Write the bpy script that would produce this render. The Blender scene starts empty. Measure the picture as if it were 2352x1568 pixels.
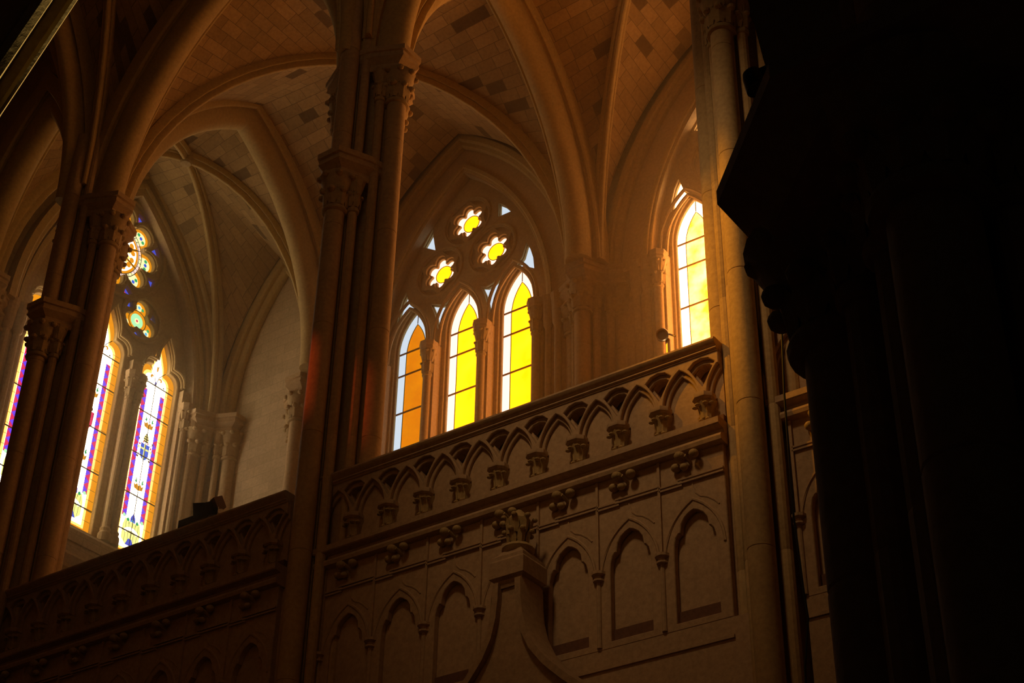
import bpy, bmesh, math, random
from mathutils import Vector, Matrix
from math import sin, cos, pi, sqrt, radians as R
random.seed(7)
SC = bpy.context.scene
COL = SC.collection

# ------------------------------------------------------------------ camera, world, lights, exposure
S = 1.7            # metres per module of the plan
EYE = 1.6          # height of the eye above the floor
def U(p):          # plan modules (origin at the eye) -> metres
    return Vector((p[0]*S, p[1]*S, p[2]*S + EYE))

RX = (0.81582426, 0.57804395, 0.01720367)      # camera right in the world
DN = (-0.31280241, 0.46610528, -0.82758717)    # camera down
FW = (-0.48640048, 0.66978434, 0.56107353)     # camera forward
cd = bpy.data.cameras.new('camera')
cam = bpy.data.objects.new('camera', cd)
COL.objects.link(cam)
cd.sensor_width = 36.0
cd.lens = 3717.95/2352*36.0
cd.clip_start = 0.05
cd.clip_end = 200
rx = Vector(RX).normalized(); fw = Vector(FW).normalized()
up = rx.cross(fw).normalized(); rx = fw.cross(up).normalized()
cam.matrix_world = Matrix(((rx.x, up.x, -fw.x, 0), (rx.y, up.y, -fw.y, 0), (rx.z, up.z, -fw.z, EYE), (0, 0, 0, 1)))
SC.camera = cam

wd = bpy.data.worlds.new('world'); SC.world = wd; wd.use_nodes = True
wd.node_tree.nodes['Background'].inputs[0].default_value = (1.0, 0.72, 0.42, 1)
wd.node_tree.nodes['Background'].inputs[1].default_value = 0.002

SC.view_settings.view_transform = 'Standard'
SC.view_settings.look = 'None'
SC.view_settings.exposure = 0.0
SC.view_settings.gamma = 1.0
SC.view_settings.use_curve_mapping = False
SC.cycles.max_bounces = 4
SC.cycles.diffuse_bounces = 3
SC.cycles.glossy_bounces = 2
SC.cycles.use_denoising = True
SC.cycles.sample_clamp_indirect = 3.0

def area(name, loc, aim, size, power, col, sy=None):
    d = bpy.data.lights.new(name, 'AREA'); o = bpy.data.objects.new(name, d); COL.objects.link(o)
    d.shape = 'RECTANGLE'; d.size = size; d.size_y = sy or size; d.energy = power; d.color = col
    o.location = U(loc)
    o.rotation_euler = (U(aim)-U(loc)).to_track_quat('-Z', 'Y').to_euler()
    return o
# unseen area lamp added above the frame to lift the gallery wall
area('gallery_fill_area', (-6.0, 4.4, 14.4), (-8.5, 10.0, 8.0), 4.0, 24, (1.0, 0.70, 0.44), 3.0)

def spot(name, loc, aim, power, col, ang, blend, rad=0.3):
    d = bpy.data.lights.new(name, 'SPOT'); o = bpy.data.objects.new(name, d); COL.objects.link(o)
    d.energy = power; d.color = col; d.spot_size = R(ang); d.spot_blend = blend; d.shadow_soft_size = rad
    o.location = U(loc)
    o.rotation_euler = (U(aim)-U(loc)).to_track_quat('-Z', 'Y').to_euler()
spot('gallery_fill_spot', (-6.0, 4.9, 12.2), (-5.9, 10.0, 8.1), 1150, (1.0, 0.62, 0.30), 52, 1.0, 1.0)  # added spot, brightens the gallery wall towards the right pier
# unseen spot added low down to pick out the mouldings of the near arch
spot('arch_edge_fill', (-8.3, 7.5, 2.75), (-5.8, 3.55, 6.1), 6000, (1.0, 0.78, 0.42), 26, 1.0, .3)
# light thrown by coloured glass: a red patch on the middle pier
spot('red_glass_beam', (-12.6, 5.4, 11.2), (-9.62, 9.8, 8.65), 1150, (1.0, 0.12, 0.03), 11, 1.0, .05)
spot('amber_glare_spot', (-8.6, 6.6, 11.6), (-4.98, 9.8, 8.15), 3300, (1.0, 0.38, 0.0), 28, 1.0, .1)  # added spot imitating the brightest window's glare on the right pier

# ------------------------------------------------------------------ materials
def nodes(m):
    m.use_nodes = True
    nt = m.node_tree; nt.nodes.clear()
    out = nt.nodes.new('ShaderNodeOutputMaterial')
    return nt, out
def mixc(nt, f, a, b, mode='MIX'):
    n = nt.nodes.new('ShaderNodeMix'); n.data_type = 'RGBA'; n.blend_type = mode
    for i, v in ((0, f), (6, a), (7, b)):
        if hasattr(v, 'links') or hasattr(v, 'is_linked'): nt.links.new(v, n.inputs[i])
        else: n.inputs[i].default_value = v
    return n.outputs[2]
def noise(nt, vec, scale, detail=4, rough=.6):
    n = nt.nodes.new('ShaderNodeTexNoise'); n.inputs['Scale'].default_value = scale
    n.inputs['Detail'].default_value = detail; n.inputs['Roughness'].default_value = rough
    nt.links.new(vec, n.inputs['Vector']); return n.outputs['Fac']
def ramp(nt, f, stops):
    n = nt.nodes.new('ShaderNodeValToRGB'); e = n.color_ramp.elements
    while len(e) < len(stops): e.new(.5)
    for el, (p, c) in zip(e, stops): el.position = p; el.color = (*c, 1) if len(c) == 3 else c
    nt.links.new(f, n.inputs[0]); return n.outputs[0]
def stone(name, col, brick=None, rough=.85, var=.25, bump=.25, dark=.0, joint=.30):
    m = bpy.data.materials.new(name); nt, out = nodes(m)
    b = nt.nodes.new('ShaderNodeBsdfPrincipled'); nt.links.new(b.outputs[0], out.inputs[0])
    b.inputs['Roughness'].default_value = rough
    b.inputs['Specular IOR Level'].default_value = .3
    tc = nt.nodes.new('ShaderNodeTexCoord')
    n1 = noise(nt, tc.outputs['Object'], 1.3); n2 = noise(nt, tc.outputs['Object'], 14, 6)
    c0 = tuple(col)
    c = mixc(nt, n1, (*[x*(1-var) for x in c0], 1), (*[min(1, x*(1+var*.7)) for x in c0], 1))
    s = ramp(nt, n2, [(0.3, (.82, .80, .78)), (.65, (1.05, 1.05, 1.05))])
    c = mixc(nt, 1.0, c, s, 'MULTIPLY')
    hgt = n2
    if brick:
        w, h = brick
        br = nt.nodes.new('ShaderNodeTexBrick'); nt.links.new(tc.outputs['UV'], br.inputs['Vector'])
        br.inputs['Scale'].default_value = 1; br.inputs['Brick Width'].default_value = w; br.inputs['Row Height'].default_value = h
        br.inputs['Mortar Size'].default_value = .008; br.inputs['Mortar Smooth'].default_value = .3
        br.offset = .5; br.squash = 1.28; br.squash_frequency = 3
        br.inputs['Color1'].default_value = (0, 0, 0, 1); br.inputs['Color2'].default_value = (1, 1, 1, 1)
        br.inputs['Mortar'].default_value = (.5, .5, .5, 1)
        if dark > 0:
            v = ramp(nt, br.outputs['Color'], [(0, (.40, .37, .35)), (dark, (.44, .41, .39)), (dark+.02, (.86, .83, .80)), (.45, (.95, .93, .90)), (.7, (1.02, 1.0, .98)), (1, (1.12, 1.10, 1.08))])
        else:
            v = ramp(nt, br.outputs['Color'], [(0, (.90, .89, .87)), (1, (1.06, 1.06, 1.06))])
        c = mixc(nt, 1.0, c, v, 'MULTIPLY')
        j = nt.nodes.new('ShaderNodeMath'); j.operation = 'MULTIPLY'; nt.links.new(br.outputs['Fac'], j.inputs[0]); j.inputs[1].default_value = 1-joint
        c = mixc(nt, j.outputs[0], c, (*[x*joint*.6 for x in c0], 1))
    nt.links.new(c, b.inputs['Base Color'])
    bp = nt.nodes.new('ShaderNodeBump'); bp.inputs['Strength'].default_value = bump; bp.inputs['Distance'].default_value = .02
    nt.links.new(hgt, bp.inputs['Height']); nt.links.new(bp.outputs[0], b.inputs['Normal'])
    return m
def glass(name, col, s, cloud=0.0, col2=None):
    m = bpy.data.materials.new(name); nt, out = nodes(m)
    e = nt.nodes.new('ShaderNodeEmission'); nt.links.new(e.outputs[0], out.inputs[0])
    e.inputs[0].default_value = (*col, 1); e.inputs[1].default_value = s
    if cloud:
        tc = nt.nodes.new('ShaderNodeTexCoord')
        f = noise(nt, tc.outputs['Object'], 2.2, 3, .5)
        c = ramp(nt, f, [(.35, col), (.7, col2 or tuple(min(1, x+cloud) for x in col))])
        nt.links.new(c, e.inputs[0])
    return m
def plain(name, col, rough=.5, metal=0.0):
    m = bpy.data.materials.new(name); nt, out = nodes(m)
    b = nt.nodes.new('ShaderNodeBsdfPrincipled'); nt.links.new(b.outputs[0], out.inputs[0])
    b.inputs['Roughness'].default_value = rough; b.inputs['Metallic'].default_value = metal
    tc = nt.nodes.new('ShaderNodeTexCoord')
    f = noise(nt, tc.outputs['Object'], 9)
    nt.links.new(mixc(nt, f, (*[x*.85 for x in col], 1), (*[min(1, x*1.15) for x in col], 1)), b.inputs['Base Color'])
    return m
ST = (.56, .395, .19)
M = dict(
    stone=stone('warm_limestone', ST),
    carved=stone('carved_limestone', (.50, .36, .16), var=.35, bump=.5),
    rib=stone('rib_limestone', (.58, .42, .16), var=.2),
    web=stone('vault_ashlar', (.47, .315, .125), brick=(.50, .31), dark=.07, bump=.2),
    ashlar=stone('wall_ashlar', (.64, .49, .27), brick=(.58, .30), bump=.15, joint=.62),
    gallery=stone('gallery_limestone', (.52, .36, .21), var=.2),
    band=stone('brown_band_stone', (.20, .10, .055)),
    trac=stone('tracery_limestone', (.50, .35, .14)),
    floor=stone('floor_stone', (.3, .25, .2), brick=(.8, .8)),
    lead=plain('dark_lead', (.03, .022, .018), .7),
    leadwarm=plain('warm_lead', (.12, .035, .01), .7),
    black=plain('black_metal', (.012, .012, .013), .45),
    brown=plain('brown_screen', (.10, .055, .04), .6),
    pale=plain('pale_metal', (.55, .45, .33), .35, .6),
    wire=plain('black_cable', (.01, .009, .008), .6),
    g_white=glass('milk_glass', (2.3, 1.40, 1.03), 1.0),
    g_whiteL=glass('milk_glass_dim', (.72, .85, .97), .98),
    g_yellow=glass('yellow_glass', (3.7, 1.08, 0.0), 1.0, .02, (4.0, 1.3, .012)),
    g_yelpale=glass('pale_yellow_glass', (11, 3.0, .05), 1.0, .3, (12, 4.2, .8)),
    g_whitehot=glass('hot_milk_glass', (6.6, 4.0, 2.1), 1.0),
    g_orange=glass('orange_glass', (.86, .225, .0), .95, .02, (.93, .28, 0.0)),
)
def G(n, c, s): M[n] = glass(n, c, s)
G('s_orange', (.95, .33, .003), .95); G('s_amber', (.75, .27, .012), .75); G('s_yellow', (1.7, 1.0, .25), 1.05)
G('s_cream', (1, .92, .45), 1.2); G('s_white', (6.2, 5.2, 3.9), 1); G('s_red', (.9, .015, .12), .9); G('s_purple', (.16, .045, .95), 1.0)
G('s_blue', (.03, .12, .85), .95); G('s_sky', (.1, .55, .95), 1.0); G('s_green', (.02, .48, .16), .9); G('s_mint', (.45, .95, .5), 1.1)
G('s_crown', (.85, .33, .02), .95); G('s_brown', (.12, .06, .02), .8); G('s_scroll', (1, .98, .3), 1.1); G('s_cobalt', (.06, .10, .8), .8)
G('s_pink', (1, .72, .66), 1.2)

# ------------------------------------------------------------------ mesh builder
class MB:
    def __init__(s): s.v = []; s.f = []; s.uv = {}; s.mi = {}; s.cur = 0
    def add(s, vs, fs, uvs=None):
        k = len(s.v); s.v += [tuple(p) for p in vs]
        for i, f in enumerate(fs):
            if uvs: s.uv[len(s.f)] = [uvs[j] for j in f]
            s.mi[len(s.f)] = s.cur
            s.f.append(tuple(k+j for j in f))
        return s
    def box(s, x0, x1, y0, y1, z0, z1):
        vs = [(x, y, z) for z in (z0, z1) for y in (y0, y1) for x in (x0, x1)]
        return s.add(vs, [(0, 2, 3, 1), (4, 5, 7, 6), (0, 1, 5, 4), (2, 6, 7, 3), (0, 4, 6, 2), (1, 3, 7, 5)])
    def rings(s, rs, caps=True, close=False):
        n = len(rs[0]); vs = [p for r in rs for p in r]; fs = []
        m = len(rs)
        for i in range(m if close else m-1):
            for j in range(n):
                a = i*n+j; b = i*n+(j+1) % n; c = ((i+1) % m)*n+(j+1) % n; d = ((i+1) % m)*n+j
                fs.append((a, b, c, d))
        if caps and not close: fs += [tuple(range(n))[::-1], tuple((m-1)*n+j for j in range(n))]
        return s.add(vs, fs)
    def lathe(s, cx, cy, prof, n=18):
        return s.rings([[(cx+r*cos(2*pi*j/n), cy+r*sin(2*pi*j/n), z) for j in range(n)] for z, r in prof])
    def prism(s, poly, z0, z1):
        return s.rings([[(x, y, z) for x, y in poly] for z in (z0, z1)])
    def levels(s, poly, cx, cy, lv):    # polygon scaled about (cx, cy): lv = [(z, k)]
        return s.rings([[(cx+(x-cx)*k, cy+(y-cy)*k, z) for x, y in poly] for z, k in lv])
    def ball(s, c, r, n=10, m=7):
        rx_, ry_, rz_ = r if hasattr(r, '__len__') else (r, r, r)
        rs = []
        for i in range(m+1):
            t = -pi/2+pi*i/m; t = max(min(t, pi/2-.06), -pi/2+.06)
            rs.append([(c[0]+rx_*cos(t)*cos(2*pi*j/n), c[1]+ry_*cos(t)*sin(2*pi*j/n), c[2]+rz_*sin(t)) for j in range(n)])
        return s.rings(rs)
    def sweep(s, pts, side, prof, ref=None, close=False, sides=None):
        P = [Vector(p) for p in pts]; n = len(P); rs = []
        for i in range(n):
            a = P[(i-1) % n] if (close or i > 0) else None
            b = P[(i+1) % n] if (close or i < n-1) else None
            t1 = (P[i]-a).normalized() if a is not None else None
            t2 = (b-P[i]).normalized() if b is not None else None
            if t1 is None: t1 = t2
            if t2 is None: t2 = t1
            T = (t1+t2)
            T = T.normalized() if T.length > 1e-6 else t1
            k = 1/max(.5, T.dot(t1))
            sd = Vector(sides[i]) if sides else Vector(side)
            o = T.cross(sd).normalized()
            if ref is not None and o.dot(Vector(ref)-P[i]) < 0: o = -o
            rs.append([tuple(P[i]+sd*u+o*(w*k)) for u, w in prof])
        return s.rings(rs, close=close)
    def tube(s, pts, r, n=8, close=False):
        P = [Vector(p) for p in pts]; rs = []
        ref = Vector((0.13, .31, .94)); m = len(P)
        for i in range(m):
            a = P[i-1] if (close or i > 0) else P[i]; b = P[(i+1) % m] if (close or i < m-1) else P[i]
            T = (b-a).normalized(); x = T.cross(ref).normalized(); y = T.cross(x)
            rs.append([tuple(P[i]+x*(r*cos(2*pi*j/n))+y*(r*sin(2*pi*j/n))) for j in range(n)])
        return s.rings(rs, close=close)
    def plate(s, fr, outer, holes, d0, d1, bevel=0.0, flat=False):
        cu = bpy.data.curves.new('tmp', 'CURVE'); cu.dimensions = '2D'; cu.fill_mode = 'BOTH'
        for poly in [outer]+list(holes):
            sp = cu.splines.new('POLY'); sp.points.add(len(poly)-1)
            for p, q in zip(sp.points, poly): p.co = (q[0], q[1], 0, 1)
            sp.use_cyclic_u = True
        if not flat:
            cu.extrude = abs(d1-d0)/2-bevel
            if bevel: cu.bevel_depth = bevel; cu.bevel_resolution = 0; cu.offset = -bevel
        ob = bpy.data.objects.new('tmp', cu); me = bpy.data.meshes.new_from_object(ob)
        mid = (d0+d1)/2
        vs = [fr.pt(v.co.x, v.co.y, mid+v.co.z) for v in me.vertices]
        s.add(vs, [tuple(p.vertices) for p in me.polygons])
        bpy.data.objects.remove(ob); bpy.data.curves.remove(cu); bpy.data.meshes.remove(me)
        return s
    def poly(s, fr, pts, d, mi=None):
        if mi is not None: s.cur = mi
        return s.add([fr.pt(x, z, d) for x, z in pts], [tuple(range(len(pts)))])
    def build(s, name, mat, parent=None, smooth=28, uv=True):
        me = bpy.data.meshes.new(name)
        inv = Vector((0, 0, 0))
        if parent is not None:
            p = parent
            while p is not None: inv = inv+Vector(p.location); p = p.parent
        o = bpy.data.objects.new(name, me)
        V = [U(p) for p in s.v]
        org = Vector((0, 0, 0))
        if parent is None:
            xs = [v.x for v in V]; ys = [v.y for v in V]; zs = [v.z for v in V]
            org = Vector(((min(xs)+max(xs))/2, (min(ys)+max(ys))/2, min(zs))); inv = org; o.location = org
        me.from_pydata([tuple(v-inv) for v in V], [], s.f)
        mats = mat if isinstance(mat, (list, tuple)) else [mat]
        for m in mats: me.materials.append(M[m] if isinstance(m, str) else m)
        if len(mats) > 1:
            for i, p in enumerate(me.polygons): p.material_index = s.mi.get(i, 0)
        if not s.uv and len(mats) == 1:
            bm = bmesh.new(); bm.from_mesh(me); bmesh.ops.recalc_face_normals(bm, faces=bm.faces); bm.to_mesh(me); bm.free()
        if uv:
            ul = me.uv_layers.new(name='UVMap')
            for i, p in enumerate(me.polygons):
                if i in s.uv and s.uv:
                    for k, li in enumerate(p.loop_indices): ul.data[li].uv = s.uv[i][k]
                else:
                    nx, ny, nz = (abs(x) for x in p.normal)
                    for li in p.loop_indices:
                        co = me.vertices[me.loops[li].vertex_index].co+inv
                        ul.data[li].uv = (co.x, co.z) if ny >= nx and ny >= nz else ((co.y, co.z) if nx >= nz else (co.x, co.y))
        if smooth:
            me.shade_smooth(); me.set_sharp_from_angle(angle=R(smooth))
        me.update()
        COL.objects.link(o)
        if parent is not None: o.parent = parent
        return o

class Fr:
    def __init__(s, o, ux, n): s.o = Vector(o); s.ux = Vector(ux); s.n = Vector(n)
    def pt(s, x, z, d): p = s.o+s.ux*x+s.n*d; return (p.x, p.y, p.z+z)
FY = Fr((0, 0, 0), (1, 0, 0), (0, 1, 0))          # x along the nave, depth = plan y
def FE(x0): return Fr((x0, 0, 0), (0, 1, 0), (-1, 0, 0))

def tag(o, label=None, cat=None, group=None, kind=None):
    if label: o['label'] = label
    if cat: o['category'] = cat
    if group: o['group'] = group
    if kind: o['kind'] = kind
    return o
def empty(name, p, **k):
    o = bpy.data.objects.new(name, None); COL.objects.link(o); o.location = U(p); o.empty_display_size = .2
    tag(o, **k); return o
def copy_tree(o, parent=None):
    c = o.copy(); COL.objects.link(c); c.parent = parent
    for ch in list(o.children): copy_tree(ch, c)
    return c

def pointed(a, H, n=14, z0=0.0, cx=0.0):
    Rr = (a*a+H*H)/(2*a); c = a-Rr; out = []
    t1 = math.atan2(H, -c)
    for i in range(n+1):
        t = t1*i/n; out.append((c+Rr*cos(t), Rr*sin(t)))
    left = [(-x, z) for x, z in out]
    pts = left+out[::-1][1:]
    return [(cx+x, z0+z) for x, z in pts]
def hpt(a, H, x):
    x = min(abs(x), a); Rr = (a*a+H*H)/(2*a)
    return sqrt(max(0, Rr*Rr-(x+Rr-a)**2))
def circ(cx, cz, r, n=24, a0=0): return [(cx+r*cos(a0+2*pi*i/n), cz+r*sin(a0+2*pi*i/n)) for i in range(n)]

# ------------------------------------------------------------------ carved parts
def leaf(mb, cx, cy, z, r, ang, h, w, curl):
    # a tongue leaf standing on the bell and curling outwards with a knob at its tip
    d = Vector((cos(ang), sin(ang), 0)); t = Vector((-sin(ang), cos(ang), 0)); c = Vector((cx, cy, z))
    prof = [(0, 0, .55), (.35, .15, 1), (.7, .35, .95), (.95, .8, .7), (.92, 1.15, .35)]
    rs = []
    for k, (zz, oo, ww) in enumerate(prof):
        p = c+Vector((0, 0, h*zz))+d*(r+curl*oo)
        th = .013
        rs.append([tuple(p-t*w*ww*.5), tuple(p+d*th*1.6), tuple(p+t*w*ww*.5), tuple(p-d*th)])
    mb.rings(rs)
    q = c+Vector((0, 0, h*.9))+d*(r+curl*1.05)
    mb.ball(q, (w*.36, w*.36, w*.30), 10, 6)
def bell(mb, cx, cy, z0, z1, r0, r1, nl=8, tiers=2, a0=0.0, n=14):
    H = z1-z0
    mb.lathe(cx, cy, [(z0-.03, r0*.98), (z0-.02, r0*1.16), (z0, r0*1.2), (z0+.02, r0*1.14), (z0+.03, r0*1.0), (z0+H*.4, r0*1.05), (z0+H*.72, r0+(r1-r0)*.62), (z1, r1*1.05)], n)
    for k in range(tiers):
        for i in range(nl):
            leaf(mb, cx, cy, z0+H*(.08+.46*k), r0*(1.0+.06*k), a0+2*pi*(i+.5*k)/nl, H*.44, 2*pi*r0/nl*1.25, r0*(.34+.2*k))

def shaft(mb, cx, cy, z0, z1, r, n=18):
    prof = [(z0, r)]; z = z0+.83
    while z < z1-.2:
        prof += [(z-.006, r), (z, r*.955), (z+.006, r)]; z += 1.27
    prof.append((z1, r)); mb.lathe(cx, cy, prof, n)

def group_poly(cx, cy, ang, r, k=.86):
    # half octagon plan of the abacus over one face of the pier
    pts = [(-.40, .04), (-.37, .23), (-.17, .60), (.17, .60), (.37, .23), (.40, .04)]
    out = []
    for s_, t_ in pts:
        t_ = t_*(r+.15)/.57; s_ *= k
        out.append((cx+s_*-sin(ang)+t_*cos(ang), cy+s_*cos(ang)+t_*sin(ang)))
    return out

FACES = {'front': -pi/2, 'right': 0.0, 'back': pi/2, 'left': pi}
def pier(name, cx, cy, label, cat, group, r=.42, zb=-.9412, caps=None, ztop=13.1, core_top=19.0):
    """compound pier: lozenge core, four stout shafts, eight slim ones, capitals."""
    caps = caps or {}
    o = empty(name, (cx, cy, zb), label=label, cat=cat, group=group)
    # core with re-entrant angles
    poly = []
    for i in range(4):
        a = pi/4+i*pi/2
        d = Vector((cos(a), sin(a))); t = Vector((-sin(a), cos(a)))
        e = r*.70
        for s_, q in ((-.26, e-.03), (-.16, e-.03), (-.12, e-.10), (.12, e-.10), (.16, e-.03), (.26, e-.03)):
            p = d*q*0.98+t*s_*r/.42; poly.append((cx+p.x, cy+p.y))
    b = MB(); b.prism(poly, zb, core_top); b.build('core', 'stone', o)
    b = MB()
    base = [(cx+x*1.0, cy+y*1.0) for x, y in [(k*cos(R(45*j)), k*sin(R(45*j))) for j, k in [(j, r+.22 if j % 2 == 0 else r+.12) for j in range(8)]]]
    b.levels(base, cx, cy, [(zb, 1.0), (zb+.35, 1.0), (zb+.42, .93), (zb+.5, .9), (zb+.58, .86)]); b.build('base', 'stone', o)
    for f, ang in FACES.items():
        zt = caps.get(f, ztop)
        top = 14.1 if f == 'front' and zt < 13 else zt
        sx, sy = cx+r*cos(ang), cy+r*sin(ang)
        b = MB(); shaft(b, sx, sy, zb+.5, top, .107); b.build('main_shaft', 'stone', o)
        for sg in (-1, 1):
            tx = cx+r*.70*cos(ang)-sg*.145*sin(ang); ty = cy+r*.70*sin(ang)+sg*.145*cos(ang)
            b = MB(); shaft(b, tx, ty, zb+.5, top, .052, 12); b.build('slim_shaft', 'stone', o)
        if f in caps or zt:
            zc = zt; cap = empty_child('capital', o, (cx, cy, zc-.78))
            b = MB()
            bell(b, sx, sy, zc-.74, zc-.30, .118, .19, 8, 2, ang+pi/8)
            for sg in (-1, 1):
                tx = cx+r*.70*cos(ang)-sg*.15*sin(ang); ty = cy+r*.70*sin(ang)+sg*.15*cos(ang)
                bell(b, tx, ty, zc-.72, zc-.30, .056, .11, 5, 2, ang, 10)
            b.build('foliage', 'carved', cap)
            ab = group_poly(cx, cy, ang, r)
            mx = cx+r*.35*cos(ang); my = cy+r*.35*sin(ang)
            b = MB(); b.levels(ab, mx, my, [(zc-.32, .80), (zc-.27, .84), (zc-.25, .80), (zc-.22, .80), (zc-.17, .94), (zc-.15, 1.0), (zc-.12, .97), (zc-.08, .97), (zc-.07, 1.03), (zc, 1.03)])
            b.build('abacus', 'stone', cap)
    return o
def empty_child(name, parent, p):
    o = bpy.data.objects.new(name, None); COL.objects.link(o); o.empty_display_size = .1
    w = Vector((0, 0, 0)); q = parent
    while q is not None: w = w+Vector(q.location); q = q.parent
    o.location = U(p)-w; o.parent = parent; return o

# thick arch rib profile (side, depth towards the opening)
def thick(wd=.30, dp=.36):
    h = [(1, -.35), (1, .10), (.93, .25), (.84, .30), (.76, .27), (.70, .20), (.62, .22), (.60, .48), (.56, .62), (.46, .80), (.32, .92), (.16, .98), (0, 1.0)]
    p = [(x*wd, y*dp) for x, y in h]
    return p+[(-x, y) for x, y in p[::-1][1:]]
def thin(wd=.08, dp=.155):
    h = [(1, -.4), (1, .25), (.85, .42), (.68, .45), (.50, .42), (.46, .62), (.42, .80), (.24, .96), (0, 1.0)]
    p = [(x*wd, y*dp) for x, y in h]
    return p+[(-x, y) for x, y in p[::-1][1:]]

Z0 = 13.1
PX = {'R': -4.80, 'C': -9.48, 'L': -14.15}
YP, YW = 10.2, 15.05

# ------------------------------------------------------------------ floor and walls
b = MB(); b.box(-24, 8, -2, 16, -1.0, -.9412)
tag(b.build('floor', 'floor', smooth=0), 'stone paved church floor, far below the frame', 'floor', kind='structure')

# nave arcade wall carrying the gallery: one stretch per bay, below the parapet and above the great arch
def wall_gallery(x0, x1, narrow=False):
    root = empty('wall_gallery', ((x0+x1)/2, YP, -.94), label='plain stone nave wall under the gallery and over its great arch, '+{True: 'end bay at far left', False: 'bay ' + ('left' if x1 < -9 else 'between middle pier and right pier' if x1 < -4 else 'right of the right pier')}[narrow], cat='wall', kind='structure')
    b = MB(); b.box(x0+.30, x1-.30, 10.05, 10.4, -.94, 6.85); b.box(x0+.2, x1-.2, 9.987, 10.05, -.94, 5.10); b.build('lower_wall', 'gallery', root, smooth=0)
    cx = (x0+x1)/2; a = (x1-x0)/2-.14; H = 3.65
    if narrow: H = 2.85
    arch = pointed(a-.02, H, 14, Z0, cx)
    outer = [(x0, Z0), (x0, 19.5), (x1, 19.5), (x1, Z0)]+arch[::-1]
    b = MB(); b.plate(FY, outer, [], 10.02, 10.40); b.build('spandrel', 'stone', root, smooth=0)
    b = MB(); pth = [(x, YP, z) for x, z in pointed(a, H, 16, Z0, cx)]
    b.sweep(pth, (0, 1, 0), thick(), (cx, YP, Z0-2)); b.build('arcade_arch', 'rib', root)
    return root
for x0, x1, nr in ((-14.25, -9.5, 0), (-9.5, -4.76, 0), (-4.76, 0.0, 0), (-16.75, -14.25, 1)):
    wall_gallery(x0, x1, bool(nr))

# gallery floor slab behind the parapet
b = MB(); b.box(-16.9, 0, 10.4, 15.2, 6.55, 6.84)
tag(b.build('floor', 'gallery', smooth=0), 'stone gallery floor slab behind the parapets', 'floor', kind='structure')

# ------------------------------------------------------------------ piers of the nave arcade
NAMES = {'L': 'left clustered stone pier rising in front of the stained glass windows',
         'C': 'middle clustered stone pier with a red light patch, left of orange window',
         'R': 'right clustered stone pier glowing amber beside the dark foreground pier'}
pc = pier('stone_pier', PX['C'], YP, NAMES['C'], 'pier', 'clustered piers along the gallery', r=.40, caps={'front': 11.5, 'right': 13.12, 'left': 13.12, 'back': 13.12})
for k in 'LR':
    c = copy_tree(pc); c.location = U((PX[k], YP, -.9412)); c['label'] = NAMES[k]
    if k == 'L':
        for ch in c.children:      # the front capital of this pier sits a little lower
            if ch.name.startswith('capital') and ch.location.z < 12.0*S: ch.location.z -= .13*S

# ------------------------------------------------------------------ window wall (the far side of the gallery bays)
WIN_A, WIN_H, WZ = 1.53, 3.07, 13.0
SILL = 10.42
def opening(cx, a=WIN_A, H=WIN_H, z0=WZ, sill=SILL, n=16):
    return pointed(a, H, n, z0, cx)+[(cx+a, sill), (cx-a, sill)]
def hexafoil(cx, cz, rc=.165, rp=.072, dp=.185, lobes=6, a0=pi/2, n=96):
    out = []
    for i in range(n):
        t = 2*pi*i/n; best = rc
        for k in range(lobes):
            a = a0+2*pi*k/lobes; dt = t-a
            dsc = rp*rp-(dp*sin(dt))**2
            if cos(dt) > 0 and dsc > 0: best = max(best, dp*cos(dt)+sqrt(dsc))
        out.append((cx+best*cos(t), cz+best*sin(t)))
    return out
def lens(cx, cz, L, W, ang, n=7):
    up_ = [(-L/2+L*i/n, W/2*sin(pi*i/n)) for i in range(n+1)]
    pts = up_+[(x, -z) for x, z in up_[::-1][1:-1]]
    return [(cx+x*cos(ang)-z*sin(ang), cz+x*sin(ang)+z*cos(ang)) for x, z in pts]
def rot(pts, cx, cz, mirror=False): return [(cx+(-x if mirror else x), cz+z) for x, z in pts]

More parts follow.
